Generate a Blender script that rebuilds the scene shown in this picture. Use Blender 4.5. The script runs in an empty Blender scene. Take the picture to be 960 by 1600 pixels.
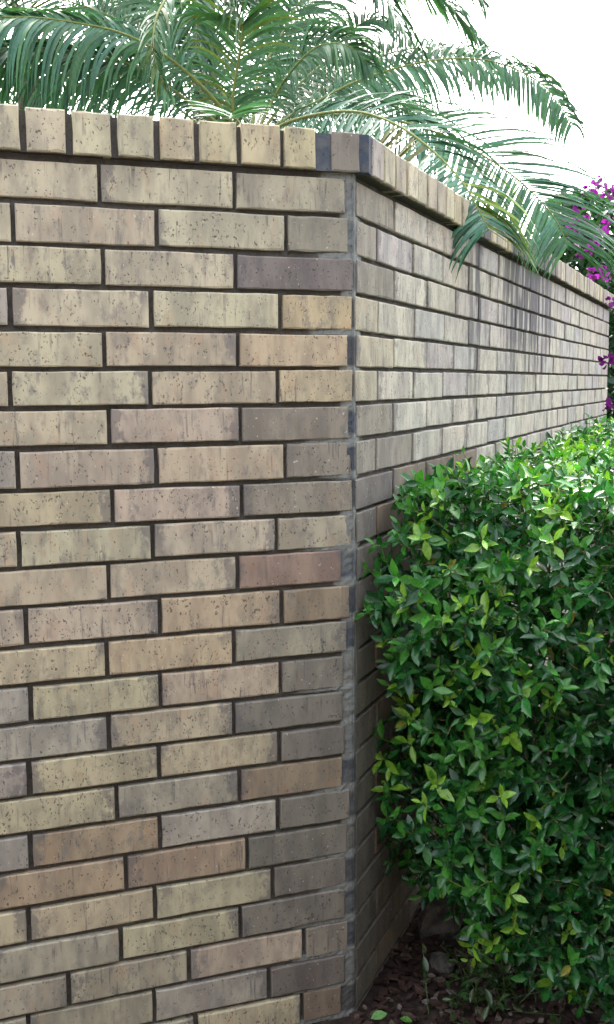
import bpy, math, random
import numpy as np
from mathutils import Vector, Matrix, Quaternion
R = math.radians
rng = random.Random(11)
nr = np.random.default_rng(5)
scn = bpy.context.scene
COL = scn.collection

# ------------------------------------------------------------------ camera, sky, sun, exposure
H = 0.0677                       # height of one brick course
TOP = 1.632                      # height of the joint under the coping above the soil
FOC, YAW, PITCH, ROLL = 1544.24, 0.32389, -0.13, -0.0067
CAMP = Vector((-0.6702, -1.7206, TOP - 0.3662))
cf = Vector((math.sin(YAW) * math.cos(PITCH), math.cos(YAW) * math.cos(PITCH), math.sin(PITCH)))
cr = Vector((math.cos(YAW), -math.sin(YAW), 0)); cu = cr.cross(cf)
CR = cr * math.cos(ROLL) + cu * math.sin(ROLL)
CU = cu * math.cos(ROLL) - cr * math.sin(ROLL)
cam = bpy.data.cameras.new('camera'); camo = bpy.data.objects.new('camera', cam); COL.objects.link(camo)
m3 = Matrix((CR, CU, -cf)).transposed()
camo.matrix_world = Matrix.Translation(CAMP) @ m3.to_4x4()
cam.sensor_fit = 'VERTICAL'; cam.sensor_height = 24; cam.lens = 24 * FOC / 1600
cam.clip_start = 0.02; cam.clip_end = 3000
scn.camera = camo

SUN_EL, SUN_AZ = R(48), R(8)           # azimuth from +y towards +x: beyond the wall, almost straight ahead, behind thin cloud
w = bpy.data.worlds.new('World'); scn.world = w; w.use_nodes = True
wn = w.node_tree.nodes; wl = w.node_tree.links; wn.clear()
sky = wn.new('ShaderNodeTexSky'); sky.sky_type = 'NISHITA'; sky.sun_disc = False
sky.sun_elevation = SUN_EL; sky.sun_rotation = SUN_AZ
sky.air_density = 1.0; sky.dust_density = 6.0; sky.ozone_density = 0.6
bg = wn.new('ShaderNodeBackground'); bg.inputs['Strength'].default_value = 0.15
wo = wn.new('ShaderNodeOutputWorld'); hs = wn.new('ShaderNodeHueSaturation'); hs.inputs['Saturation'].default_value = 0.36     # cloud-whitened sky
wl.new(sky.outputs[0], hs.inputs['Color']); wl.new(hs.outputs[0], bg.inputs[0]); wl.new(bg.outputs[0], wo.inputs[0])
sl = bpy.data.lights.new('sun', 'SUN'); so = bpy.data.objects.new('sun', sl); COL.objects.link(so)
sl.energy = 0.5; sl.angle = R(40); sl.color = (1.0, 0.94, 0.84)
sd = Vector((math.sin(SUN_AZ) * math.cos(SUN_EL), math.cos(SUN_AZ) * math.cos(SUN_EL), math.sin(SUN_EL)))
so.rotation_euler = sd.to_track_quat('Z', 'Y').to_euler(); so.location = (0, 0, 12)
scn.view_settings.view_transform = 'Standard'; scn.view_settings.look = 'None'
scn.view_settings.exposure = 3.12; scn.view_settings.gamma = 1
scn.cycles.max_bounces = 8; scn.cycles.transparent_max_bounces = 8

# ------------------------------------------------------------------ helpers
T = 0.832585
DW = Vector((math.cos(T), math.sin(T), 0))            # along the receding wall
NW = Vector((math.sin(T), -math.cos(T), 0))           # out of its face, towards the viewer
UP = Vector((0, 0, 1))
def at(px, py, d):                                    # world point seen at photo pixel, d metres deep
    return CAMP + (cf + CR * ((px - 480) / FOC) - CU * ((py - 800) / FOC)) * d
def pix(P):
    v = P - CAMP; z = v.dot(cf)
    return 480 + FOC * v.dot(CR) / z, 800 - FOC * v.dot(CU) / z, z
def son(s, o, z): return DW * s + NW * o + UP * z     # along the wall, off the wall, up

def tag(o, label=None, cat=None, group=None, kind=None):
    if label: o['label'] = label
    if cat: o['category'] = cat
    if group: o['group'] = group
    if kind: o['kind'] = kind
    return o
def empty(name, loc=(0, 0, 0)):
    o = bpy.data.objects.new(name, None); o.location = loc; o.empty_display_size = 0.1; COL.objects.link(o); return o
def link(name, me, mat=None, parent=None, M=None):
    o = bpy.data.objects.new(name, me); COL.objects.link(o)
    if mat and not me.materials: me.materials.append(mat)
    if parent:
        o.parent = parent
        o.matrix_parent_inverse = Matrix.Translation(-parent.matrix_basis.translation) if parent.parent is None else Matrix.Identity(4)
    if M is not None: o.matrix_basis = M
    return o

class MB:
    """collects polygons and one tint per vertex"""
    def __init__(s): s.v = []; s.f = []; s.c = []
    def add(s, vs, fs, col=(1, 1, 1)):
        b = len(s.v); s.v += [tuple(p) for p in vs]; s.f += [tuple(i + b for i in f) for f in fs]
        s.c += [tuple(col)] * len(vs)
    def tube(s, pts, rad, n=6, col=(1, 1, 1)):
        vs = []; fs = []
        for i, p in enumerate(pts):
            t = (pts[min(i + 1, len(pts) - 1)] - pts[max(i - 1, 0)]).normalized()
            a = t.cross(UP if abs(t.z) < .9 else Vector((1, 0, 0))).normalized(); b = t.cross(a)
            for k in range(n):
                g = 2 * math.pi * k / n; vs.append(p + (a * math.cos(g) + b * math.sin(g)) * rad[i])
        for i in range(len(pts) - 1):
            for k in range(n):
                fs.append((i * n + k, i * n + (k + 1) % n, (i + 1) * n + (k + 1) % n, (i + 1) * n + k))
        fs.append(tuple(range(n - 1, -1, -1))); fs.append(tuple(range((len(pts) - 1) * n, len(pts) * n)))
        s.add(vs, fs, col)
    def mesh(s, name, smooth=False):
        me = bpy.data.meshes.new(name); me.from_pydata(s.v, [], s.f)
        a = me.attributes.new('tint', 'FLOAT_COLOR', 'POINT')
        arr = np.ones((len(s.v), 4), 'f'); arr[:, :3] = np.array(s.c, 'f').reshape(-1, 3)
        a.data.foreach_set('color', arr.ravel())
        if smooth: me.polygons.foreach_set('use_smooth', [True] * len(me.polygons))
        me.update(); return me

class NB:
    """small node-tree builder"""
    def __init__(s, name):
        s.m = bpy.data.materials.new(name); s.m.use_nodes = True
        s.t = s.m.node_tree; s.t.nodes.clear()
        s.out = s.n('ShaderNodeOutputMaterial')
    def n(s, ty, **kw):
        x = s.t.nodes.new(ty)
        for k, v in kw.items(): setattr(x, k, v)
        return x
    def put(s, sock, v):
        if isinstance(v, bpy.types.NodeSocket): s.t.links.new(v, sock)
        else: sock.default_value = v
    def math(s, op, a, b=0.0, c=None):
        x = s.n('ShaderNodeMath', operation=op); s.put(x.inputs[0], a); s.put(x.inputs[1], b)
        if c is not None: s.put(x.inputs[2], c)
        return x.outputs[0]
    def vmath(s, op, a, b):
        x = s.n('ShaderNodeVectorMath', operation=op); s.put(x.inputs[0], a); s.put(x.inputs[1], b)
        return x.outputs['Value'] if op == 'DOT_PRODUCT' else x.outputs[0]
    def ramp(s, v, lo, hi, a=0.0, b=1.0):
        x = s.n('ShaderNodeMapRange', interpolation_type='SMOOTHSTEP')
        for i, q in enumerate((v, lo, hi, a, b)): s.put(x.inputs[i], q)
        return x.outputs[0]
    def noise(s, vec, scale, detail=3, rough=0.55):
        x = s.n('ShaderNodeTexNoise'); s.put(x.inputs['Vector'], vec); x.inputs['Scale'].default_value = scale
        x.inputs['Detail'].default_value = detail; x.inputs['Roughness'].default_value = rough
        return x.outputs['Fac']
    def mix(s, f, a, b, mode='MIX'):
        x = s.n('ShaderNodeMix', data_type='RGBA', blend_type=mode)
        s.put(x.inputs[0], f); s.put(x.inputs[6], a); s.put(x.inputs[7], b); return x.outputs[2]
    def bump(s, h, strength, dist):
        x = s.n('ShaderNodeBump'); s.put(x.inputs['Height'], h); x.inputs['Strength'].default_value = strength
        x.inputs['Distance'].default_value = dist; return x.outputs[0]
    def bsdf(s, col, rough=0.9, nrm=None, spec=0.3):
        x = s.n('ShaderNodeBsdfPrincipled'); s.put(x.inputs['Base Color'], col); s.put(x.inputs['Roughness'], rough)
        x.inputs['Specular IOR Level'].default_value = spec
        if nrm is not None: s.put(x.inputs['Normal'], nrm)
        return x.outputs[0]
    def done(s, sh): s.t.links.new(sh, s.out.inputs[0]); return s.m
def rgb(*c): return (c[0], c[1], c[2], 1)

# ------------------------------------------------------------------ materials
def brick_material(name, joined):
    b = NB(name)
    tc = b.n('ShaderNodeTexCoord'); oi = b.n('ShaderNodeObjectInfo'); geo = b.n('ShaderNodeNewGeometry')
    if joined:
        at_ = b.n('ShaderNodeAttribute'); at_.attribute_name = 'tint'; base = at_.outputs['Color']
    else: base = oi.outputs['Color']
    off = b.n('ShaderNodeCombineXYZ'); r = b.math('MULTIPLY', oi.outputs['Random'], 37.0)
    for i in range(3): b.put(off.inputs[i], r)
    loc = tc.outputs['Object']
    v = b.vmath('ADD', loc, off.outputs[0])
    sx = b.n('ShaderNodeSeparateXYZ'); b.put(sx.inputs[0], loc)
    def own(k): return b.math('FRACT', b.math('MULTIPLY', oi.outputs['Random'], k))
    # broad mottling and pale / warm bands
    m1 = b.noise(b.vmath('MULTIPLY', v, (22, 22, 9)), 1.0, 3, .6)
    col = b.mix(b.ramp(m1, .35, .65), b.mix(1.0, base, rgb(.77, .76, .735), 'MULTIPLY'), b.mix(1.0, base, rgb(1.12, 1.10, 1.02), 'MULTIPLY'))
    m2 = b.noise(b.vmath('MULTIPLY', v, (34, 34, 14)), 1.0, 2)
    col = b.mix(b.ramp(m2, .56, .72, 0, .5), col, b.mix(1.0, base, rgb(1.0, .84, .74), 'MULTIPLY'))
    # violet-grey flashing on the ends of many bricks
    ax = b.math('ABSOLUTE', sx.outputs[0])
    edge = b.math('ADD', ax, b.math('MULTIPLY', b.math('SUBTRACT', b.noise(b.vmath('MULTIPLY', v, (60, 60, 40)), 1.0, 4, .65), .5), .11))
    on = b.ramp(b.noise(b.vmath('ADD', b.vmath('MULTIPLY', v, (5, 5, 5)), (3, 7, 1)), 1.0, 0), .46, .54)
    endm = b.math('MULTIPLY', b.ramp(edge, .086, .103), b.math('MULTIPLY', on, .62))
    if joined: endm = 0.0
    col = b.mix(endm, col, rgb(.13, .12, .122))
    # drag marks: thin vertical streaks
    st = b.noise(b.vmath('MULTIPLY', v, (170, 170, 11)), 1.0, 4, .6)
    sm = b.math('MULTIPLY', b.ramp(st, .54, .68), b.ramp(b.noise(b.vmath('MULTIPLY', v, (26, 26, 20)), 1.0, 1), .42, .62))
    col = b.mix(b.math('MULTIPLY', sm, b.math('ADD', .25, b.math('MULTIPLY', own(13.7), .6))), col, rgb(.105, .095, .10))
    # grey sooty film, patchy
    so_ = b.noise(b.vmath('MULTIPLY', v, (60, 60, 30)), 1.0, 5, .7)
    col = b.mix(b.math('MULTIPLY', b.ramp(so_, .50, .66), b.math('ADD', .15, b.math('MULTIPLY', own(29.3), .5))), col, rgb(.165, .16, .15))
    # pits: dark specks, elongated a little upwards
    pv = b.vmath('MULTIPLY', b.vmath('ADD', v, (0, 0, 0)), (290, 290, 190))
    pt = b.noise(pv, 1.0, 1, .5)
    pm = b.math('MULTIPLY', b.ramp(b.math('SUBTRACT', pt, b.math('MULTIPLY', b.math('FRACT', b.math('MULTIPLY', oi.outputs['Random'], 7.3)), .055)), .59, .68), b.ramp(b.noise(b.vmath('MULTIPLY', v, (45, 45, 45)), 1.0, 2), .42, .56))
    col = b.mix(b.math('MULTIPLY', pm, .7), col, rgb(.055, .045, .04))
    pw = b.noise(b.vmath('ADD', b.vmath('MULTIPLY', v, (190, 190, 150)), (9, 9, 9)), 1.0, 1, .5)
    col = b.mix(b.ramp(pw, .73, .79, 0, .55), col, rgb(.62, .58, .50))
    # rain-borne black runs below the coping of the long wall
    P = geo.outputs['Position']
    s_ = b.vmath('DOT_PRODUCT', P, tuple(DW)); sp = b.n('ShaderNodeSeparateXYZ'); b.put(sp.inputs[0], P)
    cmb = b.n('ShaderNodeCombineXYZ'); b.put(cmb.inputs[0], b.math('MULTIPLY', s_, 24.0)); b.put(cmb.inputs[2], b.math('MULTIPLY', sp.outputs[2], 2.2))
    run = b.noise(cmb.outputs[0], 1.0, 4, .62)
    zone = b.math('MAXIMUM', b.math('MULTIPLY', b.ramp(s_, 1.05, 1.35), b.ramp(s_, 1.8, 2.3, 1, 0)), b.math('MULTIPLY', b.ramp(s_, .78, .86), b.ramp(s_, .95, 1.02, 1, 0)))
    hgt = b.ramp(sp.outputs[2], TOP - .42, TOP - .02)
    here = b.math('MULTIPLY', b.ramp(s_, .55, 1.0), b.ramp(sp.outputs[0], .25, .4))
    lo = b.math('SUBTRACT', .62, b.math('ADD', b.math('MULTIPLY', hgt, .10), b.math('MULTIPLY', zone, .13)))
    rm = b.math('MULTIPLY', b.math('MULTIPLY', b.ramp(run, lo, b.math('ADD', lo, .08)), here), b.math('MULTIPLY', b.math('ADD', .4, b.math('MULTIPLY', zone, .6)), b.ramp(sp.outputs[2], TOP - .55, TOP - .2, 0, .9)))
    col = b.mix(rm, col, rgb(.075, .07, .08))
    hh = b.math('SUBTRACT', b.math('ADD', b.math('MULTIPLY', so_, .5), b.math('MULTIPLY', st, .4)), b.math('MULTIPLY', pm, 1.2))
    return b.done(b.bsdf(col, .88, b.bump(hh, .55, .0016), .25))
BRICK = brick_material('fired_clay', False); BRICKJ = brick_material('fired_clay_joined', True)

def mortar_material():
    b = NB('mortar'); geo = b.n('ShaderNodeNewGeometry'); P = geo.outputs['Position']
    a = b.n('ShaderNodeAttribute'); a.attribute_name = 'tint'
    sp = b.n('ShaderNodeSeparateXYZ'); b.put(sp.inputs[0], a.outputs['Color'])
    n1 = b.noise(P, 14, 4, .6); n2 = b.noise(P, 160, 3, .6); n3 = b.noise(P, 45, 3)
    black = b.mix(n2, rgb(.026, .025, .024), rgb(.125, .115, .105))
    fresh = b.mix(b.ramp(b.math('ADD', sp.outputs[1], b.math('MULTIPLY', b.math('SUBTRACT', n3, .5), .9)), .1, .95), b.mix(sp.outputs[2], rgb(.055, .066, .09), rgb(.085, .08, .072)), b.mix(sp.outputs[2], rgb(.20, .215, .21), rgb(.22, .205, .175)))
    f = b.ramp(b.math('ADD', sp.outputs[0], b.math('MULTIPLY', b.math('SUBTRACT', n1, .5), .9)), .42, .62)
    col = b.mix(f, black, fresh)
    col = b.mix(b.ramp(n3, .5, .7, 0, .55), col, rgb(.10, .095, .085)); col = b.mix(b.ramp(n2, .55, .72, 0, .7), col, rgb(.04, .04, .042))
    return b.done(b.bsdf(col, .95, b.bump(n2, .6, .002), .2))
MORTAR = mortar_material()

def leaf_material(name, joined, rough=.34, trans=.25, spec=.5, tmul=(1.3, 1.6, .5)):
    b = NB(name)
    if joined:
        a = b.n('ShaderNodeAttribute'); a.attribute_name = 'tint'; base = a.outputs['Color']
    else: base = b.n('ShaderNodeObjectInfo').outputs['Color']
    P = b.n('ShaderNodeNewGeometry').outputs['Position']
    n = b.noise(P, 90, 3)
    col = b.mix(b.ramp(n, .3, .7), b.mix(1.0, base, rgb(.78, .8, .8), 'MULTIPLY'), b.mix(1.0, base, rgb(1.15, 1.12, 1.05), 'MULTIPLY'))
    p = b.bsdf(col, b.ramp(n, .3, .7, rough - .06, rough + .1), b.bump(n, .15, .002), spec)
    tr = b.n('ShaderNodeBsdfTranslucent'); b.put(tr.inputs[0], b.mix(1.0, col, rgb(*tmul), 'MULTIPLY'))
    mx = b.n('ShaderNodeMixShader'); mx.inputs[0].default_value = trans
    b.t.links.new(p, mx.inputs[1]); b.t.links.new(tr.outputs[0], mx.inputs[2])
    return b.done(mx.outputs[0])
LEAF = leaf_material('hedge_leaf', False, .27, .25, .55); LEAFJ = leaf_material('hedge_leaves', True, .27, .25, .55)
PALMJ = leaf_material('palm_leaflets', True, .48, .18, .25, (1.1, 1.3, .6))
PETALJ = leaf_material('bract', True, .6, .35, .2, (1.4, 1, 1.4))
def plain_material(name, c1, c2, scale, rough=.9, bump=.4):
    b = NB(name); P = b.n('ShaderNodeNewGeometry').outputs['Position']
    n = b.noise(P, scale, 5, .65); a = b.n('ShaderNodeAttribute'); a.attribute_name = 'tint'
    col = b.mix(1.0, b.mix(b.ramp(n, .32, .7), rgb(*c1), rgb(*c2)), a.outputs['Color'], 'MULTIPLY')
    return b.done(b.bsdf(col, rough, b.bump(n, bump, .004), .2))
SOIL = plain_material('soil', (.018, .012, .010), (.055, .038, .032), 38)
CHIP = plain_material('bark_chips', (.7, .7, .7), (1.2, 1.2, 1.2), 160)
WOOD = plain_material('twig_bark', (.6, .6, .6), (1.3, 1.3, 1.3), 120)
STONE = plain_material('rough_stone', (.04, .037, .034), (.12, .11, .10), 40)

# ------------------------------------------------------------------ ground
g = MB()
g.add([(-900, -900, 0), (900, -900, 0), (900, 900, 0), (-900, 900, 0)], [(0, 1, 2, 3)])
gm = g.mesh('ground'); tag(link('ground', gm, SOIL), kind='structure')

# ------------------------------------------------------------------ unseen building added behind the camera to shade the foot of the wall
hs_ = empty('sky_blocker', (0, -3.5, 0)); tag(hs_, 'unseen building added behind the camera to block low sky from the brick wall', 'sky_blocker')
RENDER = plain_material('wall_render', (.12, .11, .095), (.15, .14, .12), 3, .95, .1); TILE = plain_material('roof_tile', (.10, .07, .06), (.15, .10, .085), 6)
def hbox(name, x0, x1, y0, y1, z0, z1, mat):
    b_ = MB(); b_.add([(x0, y0, z0), (x1, y0, z0), (x1, y1, z0), (x0, y1, z0), (x0, y0, z1), (x1, y0, z1), (x1, y1, z1), (x0, y1, z1)], [(0, 3, 2, 1), (4, 5, 6, 7), (0, 1, 5, 4), (1, 2, 6, 5), (2, 3, 7, 6), (3, 0, 4, 7)])
    return link(name, b_.mesh(name), mat, hs_)
hbox('wall', -9, 7, -10.4, -3.5, -.1, 2.6, RENDER)  # body of the added sky blocker
rb_ = MB(); rb_.add([(-9.6, -3.0, 2.602), (7.6, -3.0, 2.602), (7.6, -10.9, 2.602), (-9.6, -10.9, 2.602), (-9.6, -3.0, 2.78), (7.6, -3.0, 2.78), (7.6, -10.9, 2.78), (-9.6, -10.9, 2.78), (-5.5, -6.9, 4.4), (3.5, -6.9, 4.4)],
    [(0, 3, 2, 1), (0, 1, 5, 4), (1, 2, 6, 5), (2, 3, 7, 6), (3, 0, 4, 7), (4, 5, 9, 8), (5, 6, 9), (6, 7, 8, 9), (7, 4, 8)])
link('blocker_roof', rb_.mesh('blocker_roof'), TILE, hs_)
for x in (-6.5, -2.8, 2.6):
    f_ = hbox('blocker_window', x, x + 1.5, -3.56, -3.485, .95, 2.15, RENDER)

# ------------------------------------------------------------------ brick wall
wall = empty('brick_wall', (0, 0, 0))
tag(wall, 'weathered buff brick garden wall turning an obtuse corner under a row of upright coping bricks', 'wall')

def brick_mesh(L, Hh, D, seed, wob=.0007, ch=.0017, nx=7):
    """front face at y=0 looking to -y, centred on x and z; outline slightly ragged, chamfered arris"""
    q = random.Random(seed); a, c = L / 2, Hh / 2
    ring = []
    for i in range(nx): ring.append((-a + 2 * a * i / nx, -c))
    for i in range(2): ring.append((a, -c + 2 * c * i / 2))
    for i in range(nx): ring.append((a - 2 * a * i / nx, c))
    for i in range(2): ring.append((-a, c - 2 * c * i / 2))
    n = len(ring)
    out = [(x + q.uniform(-wob, wob), z + q.uniform(-wob, wob)) for x, z in ring]
    def inset(p, k):
        x, z = p; return (x - math.copysign(k, x) * (1 if abs(x) > a - .004 else 0), z - math.copysign(k, z) * (1 if abs(z) > c - .004 else 0))
    fr = [inset(p, ch * q.uniform(.7, 1.6) if q.random() > .1 else ch * 2.2) for p in out]
    mb = MB()
    vs = [(x, 0, z) for x, z in fr] + [(x, ch * .9, z) for x, z in out] + [(x, D, z) for x, z in out]
    fs = [tuple(range(n))]
    for r_ in (0, 1):
        for i in range(n):
            j = (i + 1) % n; fs.append((r_ * n + i, r_ * n + n + i, r_ * n + n + j, r_ * n + j))
    fs.append(tuple(range(3 * n - 1, 2 * n - 1, -1)))
    mb.add(vs, fs)
    return mb
_bm = {}
def brick_data(L, Hh, D, key='s'):
    k = (key, round(L / .006), rng.randrange(3))
    if k not in _bm:
        L_ = round(L / .006) * .006 if key == 's' else L
        mb = brick_mesh(L_, Hh, D, hash(k) & 0xffff, nx=7 if L > .1 else 4); _bm[k] = (mb, mb.mesh('brick'))
    return _bm[k]

tones = dict(bf=(.44, .40, .295), by=(.44, .39, .26), gb=(.34, .31, .25), pk=(.42, .345, .285), pt=(.43, .355, .265), tn=(.42, .345, .24),
             ot=(.43, .335, .215), ob=(.345, .25, .165), br=(.27, .21, .155), gy=(.235, .215, .19), gd=(.185, .17, .16), dk=(.15, .135, .13),
             rb=(.27, .19, .165), pg=(.33, .30, .29), db=(.185, .145, .115), pu=(.17, .15, .165))
PERP = {1: [-.4527, -.2211], 2: [-.5938, -.3581, -.1274], 3: [-.4507, -.221], 4: [-.6044, -.3715, -.1395], 5: [-.4528, -.2197], 6: [-.6099, -.3773, -.1458],
        7: [-.4495, -.2172], 8: [-.6041, -.3696, -.1338], 9: [-.4481, -.2169], 10: [-.6074, -.3799, -.1512], 11: [-.4589, -.2263], 12: [-.6012, -.3708, -.1428],
        13: [-.4664, -.2357], 14: [-.599, -.3731, -.1467], 15: [-.4672, -.238], 16: [-.6074, -.3788, -.1507], 17: [-.4578, -.2291], 18: [-.6105, -.3811, -.1547],
        19: [-.4446, -.2163], 20: [-.6189, -.3939, -.1665], 21: [-.4577, -.2321], 22: [-.5556, -.3324, -.104], 23: [-.6278, -.4004, -.1766], 24: [-.54, -.322, -.11],
        25: [-.6, -.39, -.17]}
ENDS = [-.0254, -.0206, -.0083, -.0030, -.0198, -.0030, -.0188, -.0125, -.0080, -.0120, -.0322, -.0168, -.0274, -.0301, -.0316, -.0305, -.032, -.0215, -.0217,
        -.0245, -.0273, -.0248, -.0277, -.036, -.03]
TONE = {1: 'gb bf bf bf', 2: 'gy bf pk bf', 3: 'pu bf bf', 4: 'ot bf bf pg', 5: 'tn pt bf', 6: 'tn pt bf bf', 7: 'gy pk bf', 8: 'gy pt pk pg', 9: 'gy pk tn',
        10: 'gb pk bf bf', 11: 'rb pt pt', 12: 'br ot pk pk', 13: 'gb ot by', 14: 'gy pt by pg', 15: 'gd by pg', 16: 'gd tn by pg', 17: 'br gb by', 18: 'gd pg ob pg',
        19: 'gd ob ob', 20: 'gd by by by', 21: 'gd by gb', 22: 'gy pk gb gb', 23: 'dk pg gb gb', 24: 'db by gb', 25: 'gd gb gb gb'}
JZ = {1: -1.005, 2: -2.03, 3: -3.02, 4: -4.045, 5: -5.025, 6: -5.995, 7: -6.985, 8: -8.03, 9: -9.0, 10: -9.978, 11: -10.985, 12: -12.015, 13: -13.01, 14: -14.02, 15: -15.01,
      16: -15.985, 17: -16.975, 18: -17.98, 19: -19.0, 20: -20.0, 21: -21.02, 22: -22.03, 23: -23.02, 24: -24.03, 25: -25.0, 0: 0.0}
tones = {k: tuple((c * .76 + .24 * sum(v) / 3) * k2 for c, k2 in zip(v, (1.065, 1.035, .98))) for k, v in tones.items()}
JT = .0084
bricks = []         # (length, height, matrix, tone)
def jit(c, k=.05): 
    e = 1 + rng.uniform(-k, k); return tuple(x * e * (1 + rng.uniform(-.02, .02)) for x in c)
for c in range(1, 26):
    zt, zb = TOP + JZ[c - 1] * H, TOP + JZ[c] * H
    hz = zt - zb - JT; zc = (zt + zb) / 2
    # short wall, seen nearly square on
    xs = sorted(PERP[c]); 
    while xs[0] > -1.7: xs.insert(0, xs[0] - .2315)
    tl = TONE[c].split()[::-1]; nb = len(xs)
    for i in range(nb):
        x0 = xs[i] + JT / 2; x1 = xs[i + 1] - JT / 2 if i + 1 < nb else min(-.0025, ENDS[c - 1] + (.013 if c in (6, 9, 13, 16, 18, 22) else .0085))
        k = i - (nb - len(tl)); tone = tones[tl[max(k, 0)]]; tone = tuple(.78 * a_ + .22 * b_ for a_, b_ in zip(tone, (.40, .37, .31))) if k < len(tl) - 1 else tone; tone = tone if k >= 0 else tones[rng.choice('bf bf by gb pk pt tn'.split())]
        M = Matrix.Translation((0, 0, 0)) @ Matrix.Translation(((x0 + x1) / 2, rng.uniform(-.0016, .0014), zc + rng.uniform(-.0011, .0011))) @ Matrix.Rotation(rng.uniform(-.004, .004), 4, 'Y') @ Matrix.Rotation(rng.uniform(-.006, .006), 4, 'Z')
        bricks.append((x1 - x0 - rng.uniform(-.001, .002), hz - rng.uniform(-.0008, .0018), M, jit(tone, .04)))
    # long wall running away to the right
    ss = [(.0085 if c in (4, 6, 9, 13, 16, 18, 22) else .0165 + rng.uniform(-.003, .002)) - JT / 2]; s = (.2277 if c % 2 else .130) + rng.uniform(-.006, .006)
    while s < 3.70: ss.append(s); s += .2335 + rng.uniform(-.0035, .0035)
    ss.append(3.74)
    for i in range(len(ss) - 1):
        if ss[i + 1] - ss[i] < .03: continue
        x0, x1 = ss[i] + JT / 2 + .0008, ss[i + 1] - JT / 2 - .0008
        if i == 0: tone = tones['gb' if c in (4, 5, 6) else 'gy']
        else: tone = tones[rng.choice('bf bf bf by gb pg pg'.split())]; tone = tuple(.5 * t_ + .5 * q_ for t_, q_ in zip(tone, (.415, .405, .405)))
        if c >= 9 and i < 4: tone = tones['dk' if i == 0 else 'db']        # mould stain plus shade behind the hedge end, both painted into the tone
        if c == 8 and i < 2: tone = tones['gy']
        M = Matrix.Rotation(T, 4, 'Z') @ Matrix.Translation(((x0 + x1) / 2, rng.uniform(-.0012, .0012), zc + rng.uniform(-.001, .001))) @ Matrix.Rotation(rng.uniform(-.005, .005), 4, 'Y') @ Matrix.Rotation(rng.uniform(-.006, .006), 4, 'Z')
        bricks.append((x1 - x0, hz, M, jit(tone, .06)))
def rank(b):
    P = b[2].translation; x, y, z = pix(P)
    s = P.dot(DW); right = P.x > 0
    hid = (not -90 < x < 955) or (right and P.z < TOP - 9.2 * H and s > .75) or y > 1640
    return (1 if hid else 0, z)
bricks.sort(key=rank)
rest = MB()
for i, (L, hz, M, tone) in enumerate(bricks):
    mb, me = brick_data(L, .0583, .075)
    Lq = round(L / .006) * .006
    M2 = M @ Matrix.Diagonal((L / Lq, 1, hz / .0583, 1))
    if i < 300:
        o = link('brick', me, BRICK, wall, M2); o.color = rgb(*tone)
    else:
        rest.add([M2 @ Vector(v) for v in mb.v], mb.f, tone)
tag(link('brick', rest.mesh('bricks'), BRICKJ, wall), kind='stuff')

# coping: bricks on edge, laid across the wall
PROUD_L, PROUD_R = .010, .021
cz0, cz1 = TOP + .0085, TOP + .0765
def cap(M, wdt, tone, dz=0):
    mb = brick_mesh(wdt, cz1 - cz0, .215, rng.randrange(9999), .0009, .002, 4)
    o = link('coping_brick', mb.mesh('coping_brick'), BRICK, wall, M @ Matrix.Translation((0, 0, (cz0 + cz1) / 2 + dz))); o.color = rgb(*jit(tone, .05))
cj = [-.5726, -.4997, -.4268, -.3562, -.2871, -.2139, -.1364, -.0713]
while cj[0] > -1.6: cj.insert(0, cj[0] - .0722)
for i in range(len(cj) - 1):
    gap = .0115 if i < len(cj) - 4 else .009
    x0, x1 = cj[i] + gap / 2, cj[i + 1] - gap / 2
    cap(Matrix.Translation(((x0 + x1) / 2, -PROUD_L + rng.uniform(-.002, .002), 0)), x1 - x0, tones['by'] if i > len(cj) - 6 else tones['bf'], rng.uniform(-.001, .001))
cap(Matrix.Translation((-.0185, -PROUD_L - .001, 0)), .052, tones['gd'], -.001)
s = .042; k = 0
while s < 3.70:
    wd = .0625 + rng.uniform(-.002, .002)
    cap(Matrix.Rotation(T, 4, 'Z') @ Matrix.Translation((s + wd / 2, -PROUD_R + rng.uniform(-.002, .002), 0)), wd, tones[rng.choice(('gb', 'bf', 'pg', 'gb', 'by'))] if k else tones['pg'], rng.uniform(-.0012, .0012))
    s += wd + .009; k += 1

# mortar: a skin set back between the bricks, fuller and paler at the rebuilt corner; plus the core of the wall
mo = MB()
REACH = {0: .07, 2: .11, 4: .12, 5: .02, 6: .02, 7: .15, 8: .08, 9: .02, 10: .14, 11: .05, 14: .17, 15: .02, 17: .11, 19: .12, 20: .12, 21: .17, 22: .18, 23: .2, 24: .25}
chue = [.2, .15, .6, .9, .5, .9, .1, .2, .5, .4, .1, .3, .2, .5, .3, .2, .4, .3, .8, .5, .3, .4, .3, .7, .4] + [.5] * 20
cshade = [nr.uniform(.0, 1.) ** 1.3 for _ in range(40)]
def course(z):
    v = (TOP - z) / H; j = round(v); bed = abs(v - j) < .13
    return int(max(0, min(38, math.floor(v)))), (j if bed else None)
def wobble(a, b): return .5 + .25 * math.sin(a * 71 + 3 * math.sin(b * 37)) + .25 * math.sin(b * 83 + 2 * math.sin(a * 53 + 1))
def skin(f, us, vs_, lin):
    vs = []; cs = []; nu = len(us)
    for z in vs_:
        for u in us:
            d, fresh, sh = lin(u, z); vs.append(f(u, d, z)); cs.append((fresh, sh, chue[course(z)[0]] if course(z)[1] is None else .2))
    fs = [(j * nu + i, j * nu + i + 1, (j + 1) * nu + i + 1, (j + 1) * nu + i) for j in range(len(vs_) - 1) for i in range(nu - 1)]
    b0 = len(mo.v); mo.v += [tuple(p) for p in vs]; mo.c += cs; mo.f += [tuple(i + b0 for i in q) for q in fs]
zz = list(np.arange(-.1, TOP + .0065, .0085)) + [TOP + .007]
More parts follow.
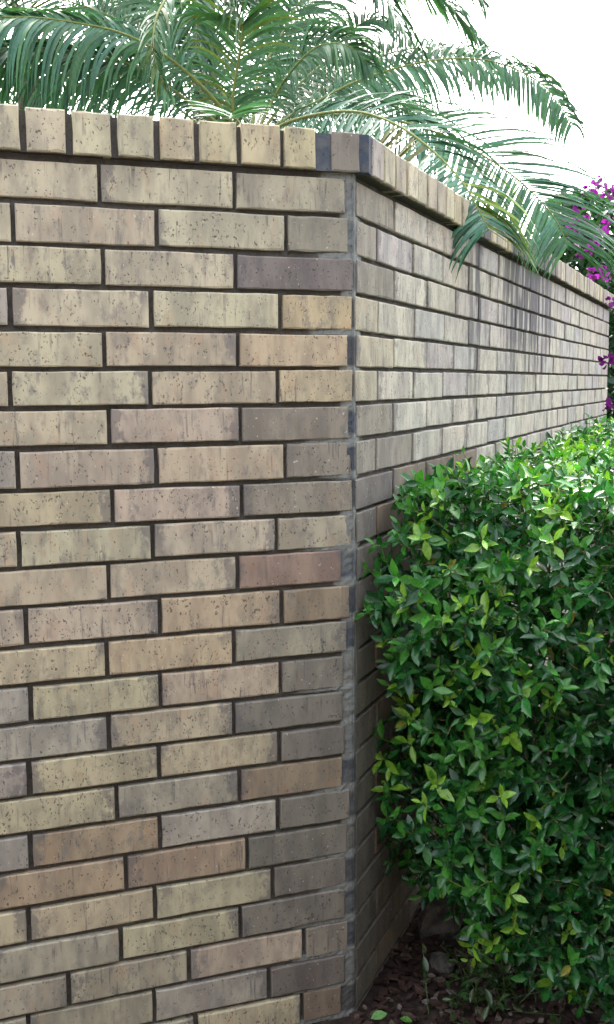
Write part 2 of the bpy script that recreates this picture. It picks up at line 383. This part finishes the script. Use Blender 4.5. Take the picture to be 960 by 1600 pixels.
def linL(u, z):
    w_ = wobble(u, z); c, j = course(z)
    reach = REACH.get(j, .015) if j is not None else .03
    fr = max(0., min(1., 1.15 - (-u - .010) / max(.02, reach * (.8 + .4 * w_))))
    return (.0085 + .003 * w_) * (1 - fr) + .0010 * fr + .001 * w_ + rng.uniform(-.0012, .0012), fr, (.85 if j is not None else cshade[c] * .8)
skin(lambda u, d, z: (u, d, z), [-1.75, -1.4, -1.1, -.9, -.75] + list(np.arange(-.66, -.004, .008)) + [0.0015], zz, linL)
def linR(u, z):
    w_ = wobble(u + 5, z); c, j = course(z); fr = max(0., min(1., 1.1 - (u - .014) / (.06 if j is not None and j % 3 else .02)))
    return (.008 + .003 * w_) * (1 - fr) + .0012 * fr + .001 * w_ + rng.uniform(-.0008, .0008), fr, (.85 if j is not None else cshade[c] * .8)
skin(lambda u, d, z: son(u, -d, z), [-.0015] + list(np.arange(.008, .5, .009)) + list(np.arange(.5, 3.73, .04)) + [3.735], zz, linR)
# coping bed and joints, one strip either side of the angle
def block(M, x0, x1, y0, y1, z0, z1, fresh=0.):
    vs = [M @ Vector(p) for p in ((x0, y0, z0), (x1, y0, z0), (x1, y1, z0), (x0, y1, z0), (x0, y0, z1), (x1, y0, z1), (x1, y1, z1), (x0, y1, z1))]
    mo.add(vs, [(0, 3, 2, 1), (4, 5, 6, 7), (0, 1, 5, 4), (1, 2, 6, 5), (2, 3, 7, 6), (3, 0, 4, 7)], (fresh, .35, 0))
I4 = Matrix.Identity(4); RW = Matrix.Rotation(T, 4, 'Z')
block(I4, -1.72, -.075, -.0005, .19, TOP + .0072, cz1 - .0045, 0.)
block(I4, -.075, .022, -.0055, .17, TOP + .0072, cz1 - .005, 1.)
block(RW, .035, 3.70, -.0135, .19, TOP + .0074, cz1 - .004, .1)
block(RW, .020, .049, -.0175, .15, TOP + .0077, cz1 - .004, .9)
block(I4, -1.72, -.03, .02, .21, -.1, TOP + .0062); block(RW, .03, 3.73, .02, .21, -.1, TOP + .0059)
# the wedge of mortar that closes the coping at the angle
qx = .0265
vs = [Vector((.007, -.0085, 0)), Vector((qx, -.0085, 0)), DW * .044 + NW * .0185, Vector((.02, .1, 0))]
mo.add([v + UP * cz0 for v in vs] + [v + UP * (cz1 - .003) for v in vs], [(0, 1, 5, 4), (1, 2, 6, 5), (2, 3, 7, 6), (3, 0, 4, 7), (4, 5, 6, 7), (3, 2, 1, 0)], (1, .2, 0))
link('mortar', mo.mesh('mortar', False), MORTAR, wall)

# ------------------------------------------------------------------ leaves (hedge)
LV = np.array([(0, 0, 0), (.2, .30, .05), (.2, 0, -.02), (.2, -.30, .05), (.48, .5, .07), (.48, 0, -.04), (.48, -.5, .07), (.76, .36, .03), (.76, 0, -.06), (.76, -.36, .03), (1.02, 0, -.14)])
LF = [(0, 2, 1), (0, 3, 2), (1, 2, 5, 4), (2, 3, 6, 5), (4, 5, 8, 7), (5, 6, 9, 8), (7, 8, 10), (8, 9, 10)]
def leaf_frame(D, N, L, W, curl):
    D = D.normalized(); S = N.cross(D)
    if S.length < 1e-4: S = D.orthogonal()
    S.normalize(); N2 = D.cross(S)
    return (D * L, S * W, N2 * (L * curl))
def leaves_mesh(name, lst, smooth=True):
    n = len(lst); A = np.array([[tuple(a), tuple(b), tuple(c), tuple(p)] for p, (a, b, c), _ in lst])
    V = (A[:, None, 0] * LV[None, :, 0:1] + A[:, None, 1] * LV[None, :, 1:2] + A[:, None, 2] * LV[None, :, 2:3] + A[:, None, 3]).reshape(-1, 3)
    idx = []; st = []; tot = []
    base = np.concatenate([np.array(f) for f in LF]); lens = np.array([len(f) for f in LF])
    li = (np.arange(n)[:, None] * 11 + base[None]).ravel(); ln = np.tile(lens, n); ls = np.concatenate([[0], np.cumsum(ln)[:-1]])
    me = bpy.data.meshes.new(name); me.vertices.add(len(V)); me.vertices.foreach_set('co', V.astype('f').ravel())
    me.loops.add(len(li)); me.loops.foreach_set('vertex_index', li.astype('i'))
    me.polygons.add(len(ln)); me.polygons.foreach_set('loop_start', ls.astype('i')); me.polygons.foreach_set('use_smooth', np.full(len(ln), smooth))
    a = me.attributes.new('tint', 'FLOAT_COLOR', 'POINT'); c = np.ones((n, 11, 4), 'f'); c[:, :, :3] = np.array([l[2] for l in lst], 'f')[:, None]
    a.data.foreach_set('color', c.ravel()); me.update(calc_edges=True); me.validate(); return me
def rv(k=1.0): return Vector((rng.gauss(0, k), rng.gauss(0, k), rng.gauss(0, k)))

# hedge body in (along wall, off wall, up)
HTOP = TOP - .575
def hedge_end(o, z):                    # where the end of the hedge stands, by height
    q = .085 + .05 * math.sin(o * 9 + z * 5) * .5 + .04 * math.sin(z * 13 + o * 4)
    if z < .42: q += (.42 - z) * (.26 if o < .14 else max(.12, .55 - (o - .14) * 5))
    if z > HTOP - .16: q += (z - HTOP + .16) ** 2 * 2.5
    if o < .2: q += (.2 - o) * .38
    return q
def hedge_top(s, o): return HTOP - .012 + .018 * math.sin(s * 7 + o * 5) + .014 * math.sin(s * 17 - o * 9) - (max(0, .1 - o) * .25) + (.022 if o < .3 else 0)
sprigs = []
def sprig_at(p, nrm, size, tip): sprigs.append((p, nrm, size, tip))
def colour(kind):
    if kind == 2: c = (.19, .38, .038)
    elif kind == 1: c = (.055, .215, .030)
    else: c = (.025, .140, .027) if rng.random() < .5 else (.014, .080, .024)
    if rng.random() < .004: c = (.20, .19, .03)
    k = rng.uniform(.8, 1.22); return (c[0] * k, c[1] * k, c[2] * k)
leaf_list = []; twig = MB()
def grow(p, D, n, L, fresh):
    D = D.normalized(); q = p.copy(); a0 = rng.uniform(0, math.pi)
    X = D.orthogonal().normalized(); Y = D.cross(X)
    step = L * .42; young = (2 if rng.random() < .26 else 1) if fresh else (1 if rng.random() < .12 else 0)
    end = p + D * step * n
    for k in range(n):
        q = q + D * step + rv(.003)
        a = a0 + k * math.pi / 2 + rng.uniform(-.35, .35)
        top = k >= n - 1
        spread = rng.uniform(.6, 1.05) if top else rng.uniform(.95, 1.45)
        for sgn in (1, -1):
            rad = X * math.cos(a) + Y * math.sin(a)
            LD = D * math.cos(spread) + rad * (sgn * math.sin(spread)) + Vector((0, 0, -.12 if not top else .1)) + rv(.14)
            N = D * math.sin(spread) - rad * (sgn * math.cos(spread)) + rv(.25) + UP * .25
            ll = L * rng.uniform(.7, 1.25) * (.8 if top else 1)
            leaf_list.append((q.copy(), leaf_frame(LD, N.normalized(), ll, ll * rng.uniform(.38, .48), rng.uniform(.5, 1.3)), colour(young if k >= n - (2 if young == 2 else 1) else (1 if young and rng.random() < .4 else 0))))
    twig.tube([p, (p + end) / 2 + rv(.003), q], [.0016, .0013, .0008], 4, (.16, .13, .07) if not fresh else (.14, .18, .05))
# end face (several layers), long top, face beside the wall, outer face
for i in range(1350):
    o = rng.uniform(.02, .80); z = rng.uniform(.06, HTOP); lay = abs(rng.gauss(0, .07))
    if z < .16 and o < .2 and rng.random() < .6: continue
    if z < .35 and o < .12 and rng.random() < .6: continue
    s = hedge_end(o, z) + lay
    D = -DW * .75 + UP * rng.uniform(-.1, .8) + NW * rng.gauss(0, .5) + rv(.25)
    grow(son(s, o, z), D, rng.choice((2, 3, 3, 4)), rng.uniform(.025, .039), lay < .05 and rng.random() < .38 + (.22 if z > .6 else 0))
for i in range(60):                     # loose shoots that reach past the face and towards the bricks
    o = abs(rng.gauss(.06, .12)) + .02; z = rng.uniform(.28, HTOP)
    D = -DW * .9 + UP * rng.uniform(0, .7) - NW * rng.uniform(-.2, .4) + rv(.2)
    grow(son(hedge_end(o, z) - .01, o, z), D, 3, rng.uniform(.032, .044), rng.random() < .6)
for i in range(2000):                   # the top, receding
    s = .05 + 3.7 * rng.random() ** 1.5; o = rng.uniform(.02, .8)
    if s < hedge_end(o, HTOP - .02): continue
    lay = abs(rng.gauss(0, .035))
    grow(son(s, o, hedge_top(s, o) - lay - .03), UP * .9 + rv(.38) - DW * .15, rng.choice((2, 3, 3)), rng.uniform(.029, .042), lay < .045 and rng.random() < .85)
for i in range(420):                    # outer long face (towards the drive)
    s = rng.uniform(.1, 3.8); z = rng.uniform(.08, HTOP)
    grow(son(s, .80 - abs(rng.gauss(0, .04)), z), NW * .8 + UP * .4 + rv(.3), 3, .045, rng.random() < .3)
for i in range(520):                    # unseen hedge arm added beyond the right edge to shade the long wall
    z = rng.uniform(.06, HTOP); s = rng.uniform(-.75, .25)
    grow(son(s, .70 + abs(rng.gauss(0, .12)) + max(0, s + .1) * .0, z), NW * -.6 + UP * .4 - DW * .2 + rv(.4), 3, .055, False)
for i in range(900):                    # inner foliage, keeps the depth of the hedge dark
    o = rng.uniform(.06, .74); z = rng.uniform(.1, HTOP - .1); s = hedge_end(o, z) + rng.uniform(.10, .50)
    grow(son(s, o, z), -DW * .5 + rv(.6) + UP * .2, 3, .05, False)
for i in range(150):                    # bits against the wall
    s = rng.uniform(.3, 1.2); z = rng.uniform(.3, HTOP)
    grow(son(s, rng.uniform(.03, .08), z), -NW * .2 - DW * .6 + UP * .4 + rv(.4), 3, .04, False)
# branches
br = MB()
for i in range(46):
    o = rng.uniform(.1, .72); s0 = rng.uniform(.32, 3.6) if i > 26 else rng.uniform(.42, .9)
    p = son(s0, o, -.03); pts = [p]; d = Vector((rng.gauss(0, .2), rng.gauss(0, .2), 1))
    for k in range(7):
        d = (d + rv(.22) + UP * .25 - DW * .02).normalized(); pts.append(pts[-1] + d * .135)
    r0 = rng.uniform(.004, .009); br.tube(pts, [r0 * (1 - k / 9) for k in range(8)], 5, (.12, .10, .075))
    for k in range(2, 7):
        for q in range(2):
            e = pts[k] + (-DW * rng.uniform(0, .8) + NW * rng.gauss(0, .5) + UP * .4 + rv(.3)).normalized() * rng.uniform(.07, .15)
            br.tube([pts[k], (pts[k] + e) / 2 + rv(.012), e], [.003, .0022, .0012], 4, (.17, .145, .10))
hedge = empty('hedge', son(.4, .4, 0))
tag(hedge, 'glossy dark green clipped hedge growing beside the receding brick wall', 'hedge')
link('branch', br.mesh('branches', True), WOOD, hedge)
tag(link('twig', twig.mesh('twigs'), WOOD, hedge), kind='stuff')
def lrank(l):
    x, y, z = pix(l[0]); d = (l[0] - CAMP).length
    return (0 if (555 < x < 950 and 650 < y < 1570) else 1, d - .10 * min(1, (l[2][1]) * 4) * 0)
leaf_list.sort(key=lrank)
lm = [None]
base_leaf = bpy.data.meshes.new('leaf'); base_leaf.from_pydata([tuple(v) for v in LV], [], LF)
base_leaf.polygons.foreach_set('use_smooth', [True] * len(LF)); base_leaf.update()
for p, (a, b_, c_), tint in leaf_list[:300]:
    M = Matrix(((a.x, b_.x, c_.x, p.x), (a.y, b_.y, c_.y, p.y), (a.z, b_.z, c_.z, p.z), (0, 0, 0, 1)))
    o = link('leaf', base_leaf, LEAF, hedge, M); o.color = rgb(*tint)
tag(link('foliage', leaves_mesh('foliage', leaf_list[300:]), LEAFJ, hedge), kind='stuff')

# ------------------------------------------------------------------ palms
def spline(pts, m):
    P = [pts[0] * 2 - pts[1]] + pts + [pts[-1] * 2 - pts[-2]]; out = []
    n = len(pts) - 1
    for i in range(m + 1):
        u = i / m * n; k = min(int(u), n - 1); t = u - k; a, b, c, d = P[k:k + 4]
        out.append(.5 * ((2 * b) + (c - a) * t + (2 * a - 5 * b + 4 * c - d) * t * t + (3 * b - a - 3 * c + d) * t ** 3))
    return out
def leaflet_verts(p, D, Wd, L, w, g, q):
    pts = [p]; d = D.normalized(); n = 6; vs = []; wid = (.45, .95, 1.0, .9, .68, .38, .06)
    for k in range(n): 
        d = (d + Vector((0, 0, -1)) * (g * (k + 1) / n * .42)).normalized(); pts.append(pts[-1] + d * (L / n))
    for k in range(n + 1):
        t = (pts[min(k + 1, n)] - pts[max(k - 1, 0)]).normalized(); S = (Wd - t * Wd.dot(t)).normalized()
        vs += [pts[k] + S * (w * wid[k] / 2), pts[k] - S * (w * wid[k] / 2)]
    fs = [(2 * k, 2 * k + 1, 2 * k + 3, 2 * k + 2) for k in range(n)]
    return vs, fs
GREENS = [(.044, .12, .05), (.058, .145, .065), (.06, .15, .085), (.04, .105, .055)]
def frond(palm, pts, L=.26, n=56, w=.0115, g=.9, N=UP, lift=.15, cols=GREENS, parts=False, base=.12, r0=.006, ang=(.5, 1.05), colfn=None, side=(1, 1), ang2=None):
    c = spline(pts, 40); m = len(c) - 1
    ra = MB(); ra.tube(c, [r0 * (1 - .82 * i / m) for i in range(m + 1)], 6, (.17, .21, .06))
    org = palm.location
    fr = link('frond', ra.mesh('rachis', True), PALMJ, palm)
    lf = MB(); n = n if parts else int(n * 1.5)
    for i in range(n):
        u = base + (1 - base) * (i + .5 + rng.uniform(-.3, .3)) / n; k = min(int(u * m), m - 1); p = c[k].lerp(c[k + 1], u * m - k)
        tg = (c[min(k + 2, m)] - c[max(k - 1, 0)]).normalized()
        S = tg.cross(N); S = S.normalized() if S.length > .05 else CR.copy(); Nn = S.cross(tg)
        prof = min(1, .35 + (u - base) * 2.6) * (1 - max(0, u - .55) ** 1.6 * 1.7)
        for sg in (1, -1):
            aa = ang if sg > 0 or ang2 is None else ang2; al = aa[0] + (aa[1] - aa[0]) * u + rng.uniform(-.13, .13)
            D = S * (sg * math.cos(al)) + tg * math.sin(al) + Nn * (lift + rng.uniform(-.14, .14))
            Wd = tg * .85 + Nn * rng.uniform(-.15, .4) + rv(.12)
            vs, fs = leaflet_verts(p, D, Wd, L * side[0 if sg > 0 else 1] * prof * rng.uniform(.86, 1.1), w * rng.uniform(.8, 1.15) * (.7 + .3 * prof), g * rng.uniform(.7, 1.3), 0)
            col = colfn(u, sg) if colfn else rng.choice(cols); e = rng.uniform(.8, 1.25); col = tuple(x * e for x in col)
            if parts:
                mb = MB(); o0 = Vector(vs[0]); mb.add([v - o0 for v in vs], fs, col)
                o = bpy.data.objects.new('leaflet', mb.mesh('leaflet', True)); COL.objects.link(o); o.data.materials.append(PALMJ)
                o.parent = fr; o.location = o0
            else: lf.add(vs, fs, col)
    if not parts:
        o = bpy.data.objects.new('leaflets', lf.mesh('leaflets', True)); COL.objects.link(o); o.data.materials.append(PALMJ); o.parent = fr; o['kind'] = 'stuff'
    return fr
def trunk(palm, base, top, r):
    c = spline([base, base.lerp(top, .5) + rv(.02), top], 26); mb = MB()
    mb.tube(c, [r * (1.12 if k % 2 else .95) * (1.1 - .25 * k / 26) for k in range(27)], 9, (.13, .105, .075)); link('trunk', mb.mesh('trunk', False), WOOD, palm)
def A(*q): return [at(*p) for p in q]
BLUEG = [(.045, .13, .085), (.06, .15, .11), (.04, .115, .07), (.07, .17, .11)]
DARKG = [(.025, .085, .03), (.03, .10, .035), (.022, .075, .04)]
OLIVE = [(.10, .15, .03), (.13, .17, .04), (.08, .13, .035)]
FACE = (UP * .45 - cf).normalized()
crown = at(392, 235, 3.0)
p1 = empty('palm_tree', (crown.x, crown.y, 0))
tag(p1, 'feathery palm just behind the wall corner whose long fronds arch over the coping', 'palm tree')
trunk(p1, Vector((crown.x, crown.y, -.05)), crown, .055)
C0 = (392, 232, 3.0)
def colA(u, sg):
    if sg < 0 and u > .66 and rng.random() < .45: return (.16, .24, .045)
    if sg > 0 and .50 < u < .64 and rng.random() < .6: return (.085, .10, .022)
    if u > .5 and rng.random() < .04: return (.15, .13, .035)
    return rng.choice(BLUEG)
frond(p1, A(C0, (440, 196, 2.9), (500, 178, 2.80), (560, 175, 2.72), (618, 194, 2.64), (670, 230, 2.56), (718, 278, 2.48), (745, 322, 2.43), (764, 360, 2.40)), .28, 96, .0112, .95, N=FACE, lift=.02, parts=True, colfn=colA, ang=(.05, .35), ang2=(.75, .85), side=(1, 1.1))
frond(p1, A(C0, (470, 186, 3.1), (580, 182, 3.08), (680, 206, 3.04), (760, 246, 3.0), (820, 290, 2.95), (866, 340, 2.92), (888, 384, 2.9)), .27, 92, .0112, .55, N=FACE, lift=.05, parts=True, cols=BLUEG + GREENS, ang=(.2, .5), ang2=(.75, .85), side=(.95, 1.35))
frond(p1, A(C0, (440, 190, 3.1), (500, 156, 3.2), (560, 126, 3.25), (630, 104, 3.3), (700, 92, 3.35), (770, 96, 3.4), (830, 120, 3.4), (868, 152, 3.4), (896, 196, 3.4)), .19, 80, .0105, 1.3, N=FACE, lift=.1, cols=GREENS, ang=(.1, .5), ang2=(.5, .8), side=(1.1, .9))
frond(p1, A(C0, (450, 180, 3.3), (520, 130, 3.5), (590, 90, 3.6), (660, 75, 3.7), (730, 90, 3.8), (780, 120, 3.8)), .2, 60, .0105, 1.3, N=FACE, lift=.1, cols=GREENS, ang=(.1, .5), ang2=(.5, .8))
frond(p1, A(C0, (404, 125, 3.15), (432, 70, 3.25), (470, 0, 3.35), (520, -60, 3.4)), .25, 46, .010, .7, N=FACE, cols=GREENS, ang=(.5, .8))
frond(p1, A(C0, (364, 170, 2.95), (378, 62, 2.9), (372, 26, 2.85), (345, -15, 2.75), (300, -30, 2.6)), .25, 50, .010, .8, N=FACE, cols=GREENS + OLIVE[:1])
frond(p1, A(C0, (330, 150, 2.9), (260, 88, 2.85), (190, 52, 2.8), (120, 36, 2.75), (60, 28, 2.7), (0, 27, 2.65), (-70, 40, 2.6)), .26, 56, .010, 2.0, N=FACE, cols=BLUEG[:2] + GREENS, base=.2, side=(.7, 1.15))
frond(p1, A(C0, (300, 130, 3.2), (200, 40, 3.4), (100, 0, 3.5), (0, -20, 3.6), (-80, 0, 3.6)), .3, 50, .010, 1.1, N=FACE, cols=GREENS)
frond(p1, A((388, 225, 2.9), (378, 200, 2.6), (368, 184, 2.4), (362, 178, 2.2), (360, 186, 2.08)), .13, 26, .012, .3, lift=.35, cols=BLUEG + GREENS, base=.45, ang=(.0, .4))
frond(p1, A(C0, (310, 170, 2.9), (220, 108, 2.85), (130, 84, 2.8), (40, 74, 2.75), (-40, 80, 2.7)), .27, 60, .0105, 2.0, N=FACE, cols=DARKG, base=.2, side=(.6, 1.15))
frond(p1, A(C0, (320, 200, 3.3), (230, 135, 3.5), (140, 110, 3.6), (50, 110, 3.7), (-40, 130, 3.7)), .3, 56, .0105, 1.5, N=FACE, cols=DARKG, base=.15, side=(.5, 1.1))
frond(p1, A(C0, (335, 120, 3.1), (290, 50, 3.2), (245, -10, 3.3), (210, -60, 3.4)), .26, 46, .010, .9, N=FACE, cols=GREENS)
frond(p1, A((330, -60, 2.7), (280, -25, 2.55), (250, 15, 2.45), (240, 60, 2.4), (246, 105, 2.36), (262, 150, 2.34)), .11, 22, .011, 1.2, N=FACE, cols=OLIVE[2:] + GREENS[:2], base=.05, ang=(.9, 1.25))
frond(p1, A(C0, (455, 145, 3.2), (515, 90, 3.4), (550, 48, 3.5), (580, 30, 3.55), (606, 40, 3.6)), .15, 40, .009, .9, N=FACE, cols=GREENS)
frond(p1, A(C0, (450, 190, 3.2), (510, 140, 3.5), (570, 130, 3.8), (630, 150, 4.0), (670, 190, 4.1)), .26, 46, .010, 1.0, N=FACE, cols=GREENS)
frond(p1, A(C0, (430, 150, 3.1), (470, 95, 3.0), (505, 70, 2.95), (545, 72, 2.9), (575, 100, 2.9)), .16, 44, .009, 1.3, N=FACE, cols=GREENS)
frond(p1, A(C0, (410, 175, 3.3), (450, 120, 3.6), (490, 110, 3.8), (530, 130, 4.0), (560, 170, 4.1)), .26, 44, .010, 1.0, N=FACE, cols=DARKG + GREENS)
frond(p1, A(C0, (420, 160, 3.4), (445, 70, 3.6), (480, 10, 3.8), (540, -20, 4.0)), .26, 44, .010, 1.0, N=FACE, cols=GREENS)
frond(p1, A(C0, (350, 170, 3.2), (320, 110, 3.4), (270, 80, 3.6), (220, 90, 3.8), (180, 130, 3.9)), .25, 46, .010, 1.2, N=FACE, cols=GREENS)
def random_palm(label, cpx, depth, n, seed, Lf, spread=(-.2, 1.0), tr=.06):
    st = rng.getstate(); rng.seed(seed)
    c = at(cpx[0], cpx[1], depth); pr = empty('palm_tree', (c.x, c.y, 0)); tag(pr, label, 'palm tree')
    trunk(pr, Vector((c.x, c.y, -.05)), c, tr)
    for i in range(n):
        az = 2 * math.pi * (i + rng.uniform(-.3, .3)) / n; el = rng.uniform(*spread)
        d = Vector((math.cos(az) * math.cos(el), math.sin(az) * math.cos(el), math.sin(el))); p = c.copy(); pts = [p.copy()]
        for k in range(6): p = p + d * (Lf / 6); d = (d + Vector((0, 0, -.09 - .07 * k))).normalized(); pts.append(p.copy())
        frond(pr, pts, Lf * .24, 48, .011, 1.0, cols=GREENS + DARKG, base=.15)
    rng.setstate(st)
random_palm('taller palm behind the first whose brown trunk shows between the fronds at top centre', (318, -60, 0), 4.0, 17, 3, 1.25, (-.3, .9), .055)
random_palm('palm standing farthest left, its dense fronds hanging behind the coping', (40, 20, 0), 4.6, 19, 8, 1.35, (-.4, .9))

# ------------------------------------------------------------------ bougainvillea at the far end of the wall
bo = empty('bougainvillea', son(4.25, -.2, 0))
tag(bo, 'bougainvillea bush with magenta bracts at the far end of the wall', 'bush')
bl = []; bb = MB()
for i in range(8000):
    z = rng.uniform(.15, 2.06) if rng.random() < .93 else rng.uniform(2.06, 2.3); rad = .56 if z < 1.85 else .56 - (z - 1.85) * .75
    a = rng.uniform(0, 2 * math.pi); r_ = rad * math.sqrt(rng.random())
    s, o = 4.3 + math.cos(a) * r_, -.22 + math.sin(a) * r_ * .75
    if s < 3.78: continue
    p = son(s, o, z); L = rng.uniform(.05, .085); k = rng.uniform(.6, 1.05)
    bl.append((p, leaf_frame(rv(1) + UP * .1, (UP + rv(.6)).normalized(), L, L * .6, 1), (.03 * k, .085 * k, .04 * k)))
tag(link('foliage', leaves_mesh('foliage', bl), LEAFJ, bo), kind='stuff')
for i in range(12):
    z = 0; p = son(4.28 + rng.gauss(0, .08), rng.gauss(-.2, .08), 0); pts = [p]; d = Vector((rng.gauss(0, .15), rng.gauss(0, .15), 1))
    for k in range(8): d = (d + rv(.15) + UP * .1).normalized(); pts.append(pts[-1] + d * .24)
    bb.tube(pts, [.012 * (1 - k / 10) for k in range(9)], 5, (.13, .1, .075))
link('stem', bb.mesh('stems', True), WOOD, bo)
spots = [(928, 292, 5.0), (950, 300, 5.1), (900, 318, 5.3), (893, 352, 5.2), (897, 368, 5.1), (925, 382, 5.0), (940, 362, 5.2), (956, 345, 5.0), (930, 427, 4.75), (946, 430, 4.7), (957, 470, 4.75), (950, 564, 4.55),
         (958, 632, 4.65), (915, 345, 5.3), (905, 392, 5.2), (942, 284, 5.2)]
for px, py, dd in spots:
    c = at(px, py, dd); pl = []
    for k in range(11):
        D = rv(1); D.normalize(); L = rng.uniform(.024, .036); e = rng.uniform(.75, 1.2)
        pl.append((c + D * .012 + rv(.010), leaf_frame(D, (D.orthogonal() + rv(.4)).normalized(), L, L * .85, 1.2), (.12 * e, .012 * e, .135 * e)))
    link('flower_cluster', leaves_mesh('flower_cluster', pl), PETALJ, bo)

# ------------------------------------------------------------------ foot of the wall: litter, stones, weeds, fallen leaves
lt = MB()
for i in range(5200):
    s, o = rng.uniform(-1.0, 1.2), abs(rng.gauss(0, .5)) + .004
    p = son(s, o, 0); 
    if p.y > -.004 and p.x < 0: continue
    if p.x < 0 and p.y > -.004: continue
    a = rng.uniform(0, 6.28); L = rng.uniform(.008, .034); W_ = L * rng.uniform(.25, .7); hh = rng.uniform(.001, .004)
    X = (Vector((math.cos(a), math.sin(a), rng.uniform(-.35, .35)))).normalized(); Y = X.cross(UP).normalized(); Z = X.cross(Y)
    c = p + UP * (rng.uniform(.002, .016)); k = rng.random(); e = rng.uniform(.5, 1.3)
    col = (.055 * e, .032 * e, .026 * e) if k < .7 else ((.11 * e, .085 * e, .065 * e) if k < .93 else (.19 * e, .17 * e, .15 * e))
    q = [c + X * L / 2 + Y * W_ * .15, c + Y * W_ / 2, c - X * L / 2 - Y * W_ * .1, c - Y * W_ / 2 + X * L * .1]
    lt.add([v - Z * hh for v in q] + [v + Z * hh for v in q], [(0, 1, 2, 3), (7, 6, 5, 4), (0, 4, 5, 1), (1, 5, 6, 2), (2, 6, 7, 3), (3, 7, 4, 0)], col)
tag(link('leaf_litter', lt.mesh('leaf_litter'), CHIP), 'reddish brown bark chips and dry leaf litter at the foot of the wall', 'litter', kind='stuff')
def stone(label, loc, sx, sy, sz, seed):
    q = random.Random(seed); mb = MB(); n, m = 9, 6; vs = []
    for j in range(m + 1):
        ph = math.pi * j / m
        for i in range(n):
            th = 2 * math.pi * i / n; r_ = 1 + q.uniform(-.14, .14)
            vs.append(Vector((math.cos(th) * math.sin(ph) * sx * r_, math.sin(th) * math.sin(ph) * sy * r_, math.cos(ph) * sz * (1 + q.uniform(-.1, .1)))))
    fs = [(j * n + i, (j + 1) * n + i, (j + 1) * n + (i + 1) % n, j * n + (i + 1) % n) for j in range(m) for i in range(n)]
    mb.add(vs, fs); o = link('stone', mb.mesh('stone'), STONE); o.location = loc; o.rotation_euler = (q.uniform(-.2, .2), q.uniform(-.2, .2), q.uniform(0, 3)); tag(o, label, 'stone', 'stones in the bed')
stone('larger grey brown stone standing against the foot of the long wall', son(.36, .075, .03), .06, .045, .07, 4)
stone('small pale stone lying nearer the wall corner', son(.22, .12, .014), .034, .024, .022, 9)
def weed(label, loc, n, h, seed):
    st = rng.getstate(); rng.seed(seed); lst = []; mb = MB()
    for i in range(n):
        d = (rv(.7) + UP * 1.0).normalized(); q = loc + Vector((rng.gauss(0, .05), rng.gauss(0, .05), 0)); e = q + d * h * rng.uniform(.4, 1)
        mb.tube([q, e], [.0014, .0008], 4, (.06, .10, .03))
        for k in range(5):
            L = rng.uniform(.02, .035); pp = q.lerp(e, .3 + .7 * k / 4); lst.append((pp, leaf_frame(rv(.7) + UP * .2, (UP + rv(.5)).normalized(), L, L * .4, 1), (.04 * rng.uniform(.7, 1.2), .085 * rng.uniform(.7, 1.2), .025)))
    rng.setstate(st)
    r_ = empty('weed', loc); tag(r_, label, 'weed'); link('stem', mb.mesh('stems'), LEAFJ, r_); link('foliage', leaves_mesh('foliage', lst), LEAFJ, r_)
weed('low scruffy weed growing in the shade under the hedge end', son(.16, .24, 0), 34, .14, 2)
def fallen(label, px, py, L, tint, rot):
    d = (CAMP.z - .02) / -((cf + CR * ((px - 480) / FOC) - CU * ((py - 800) / FOC)).z); p = at(px, py, d)
    me = leaves_mesh('fallen_leaf', [(Vector((0, 0, 0)), leaf_frame(Vector((math.cos(rot), math.sin(rot), .12)), Vector((.1, -.25, 1)), L, L * .62, .7), tint)])
    o = link('fallen_leaf', me, LEAFJ); o.location = p; tag(o, label, 'leaf')
fallen('pale green fallen leaf lying on the litter closest to the wall corner', 580, 1592, .036, (.17, .36, .12), .1)
fallen('green fallen leaf on the litter under the hedge', 645, 1597, .026, (.10, .26, .05), 2.4)
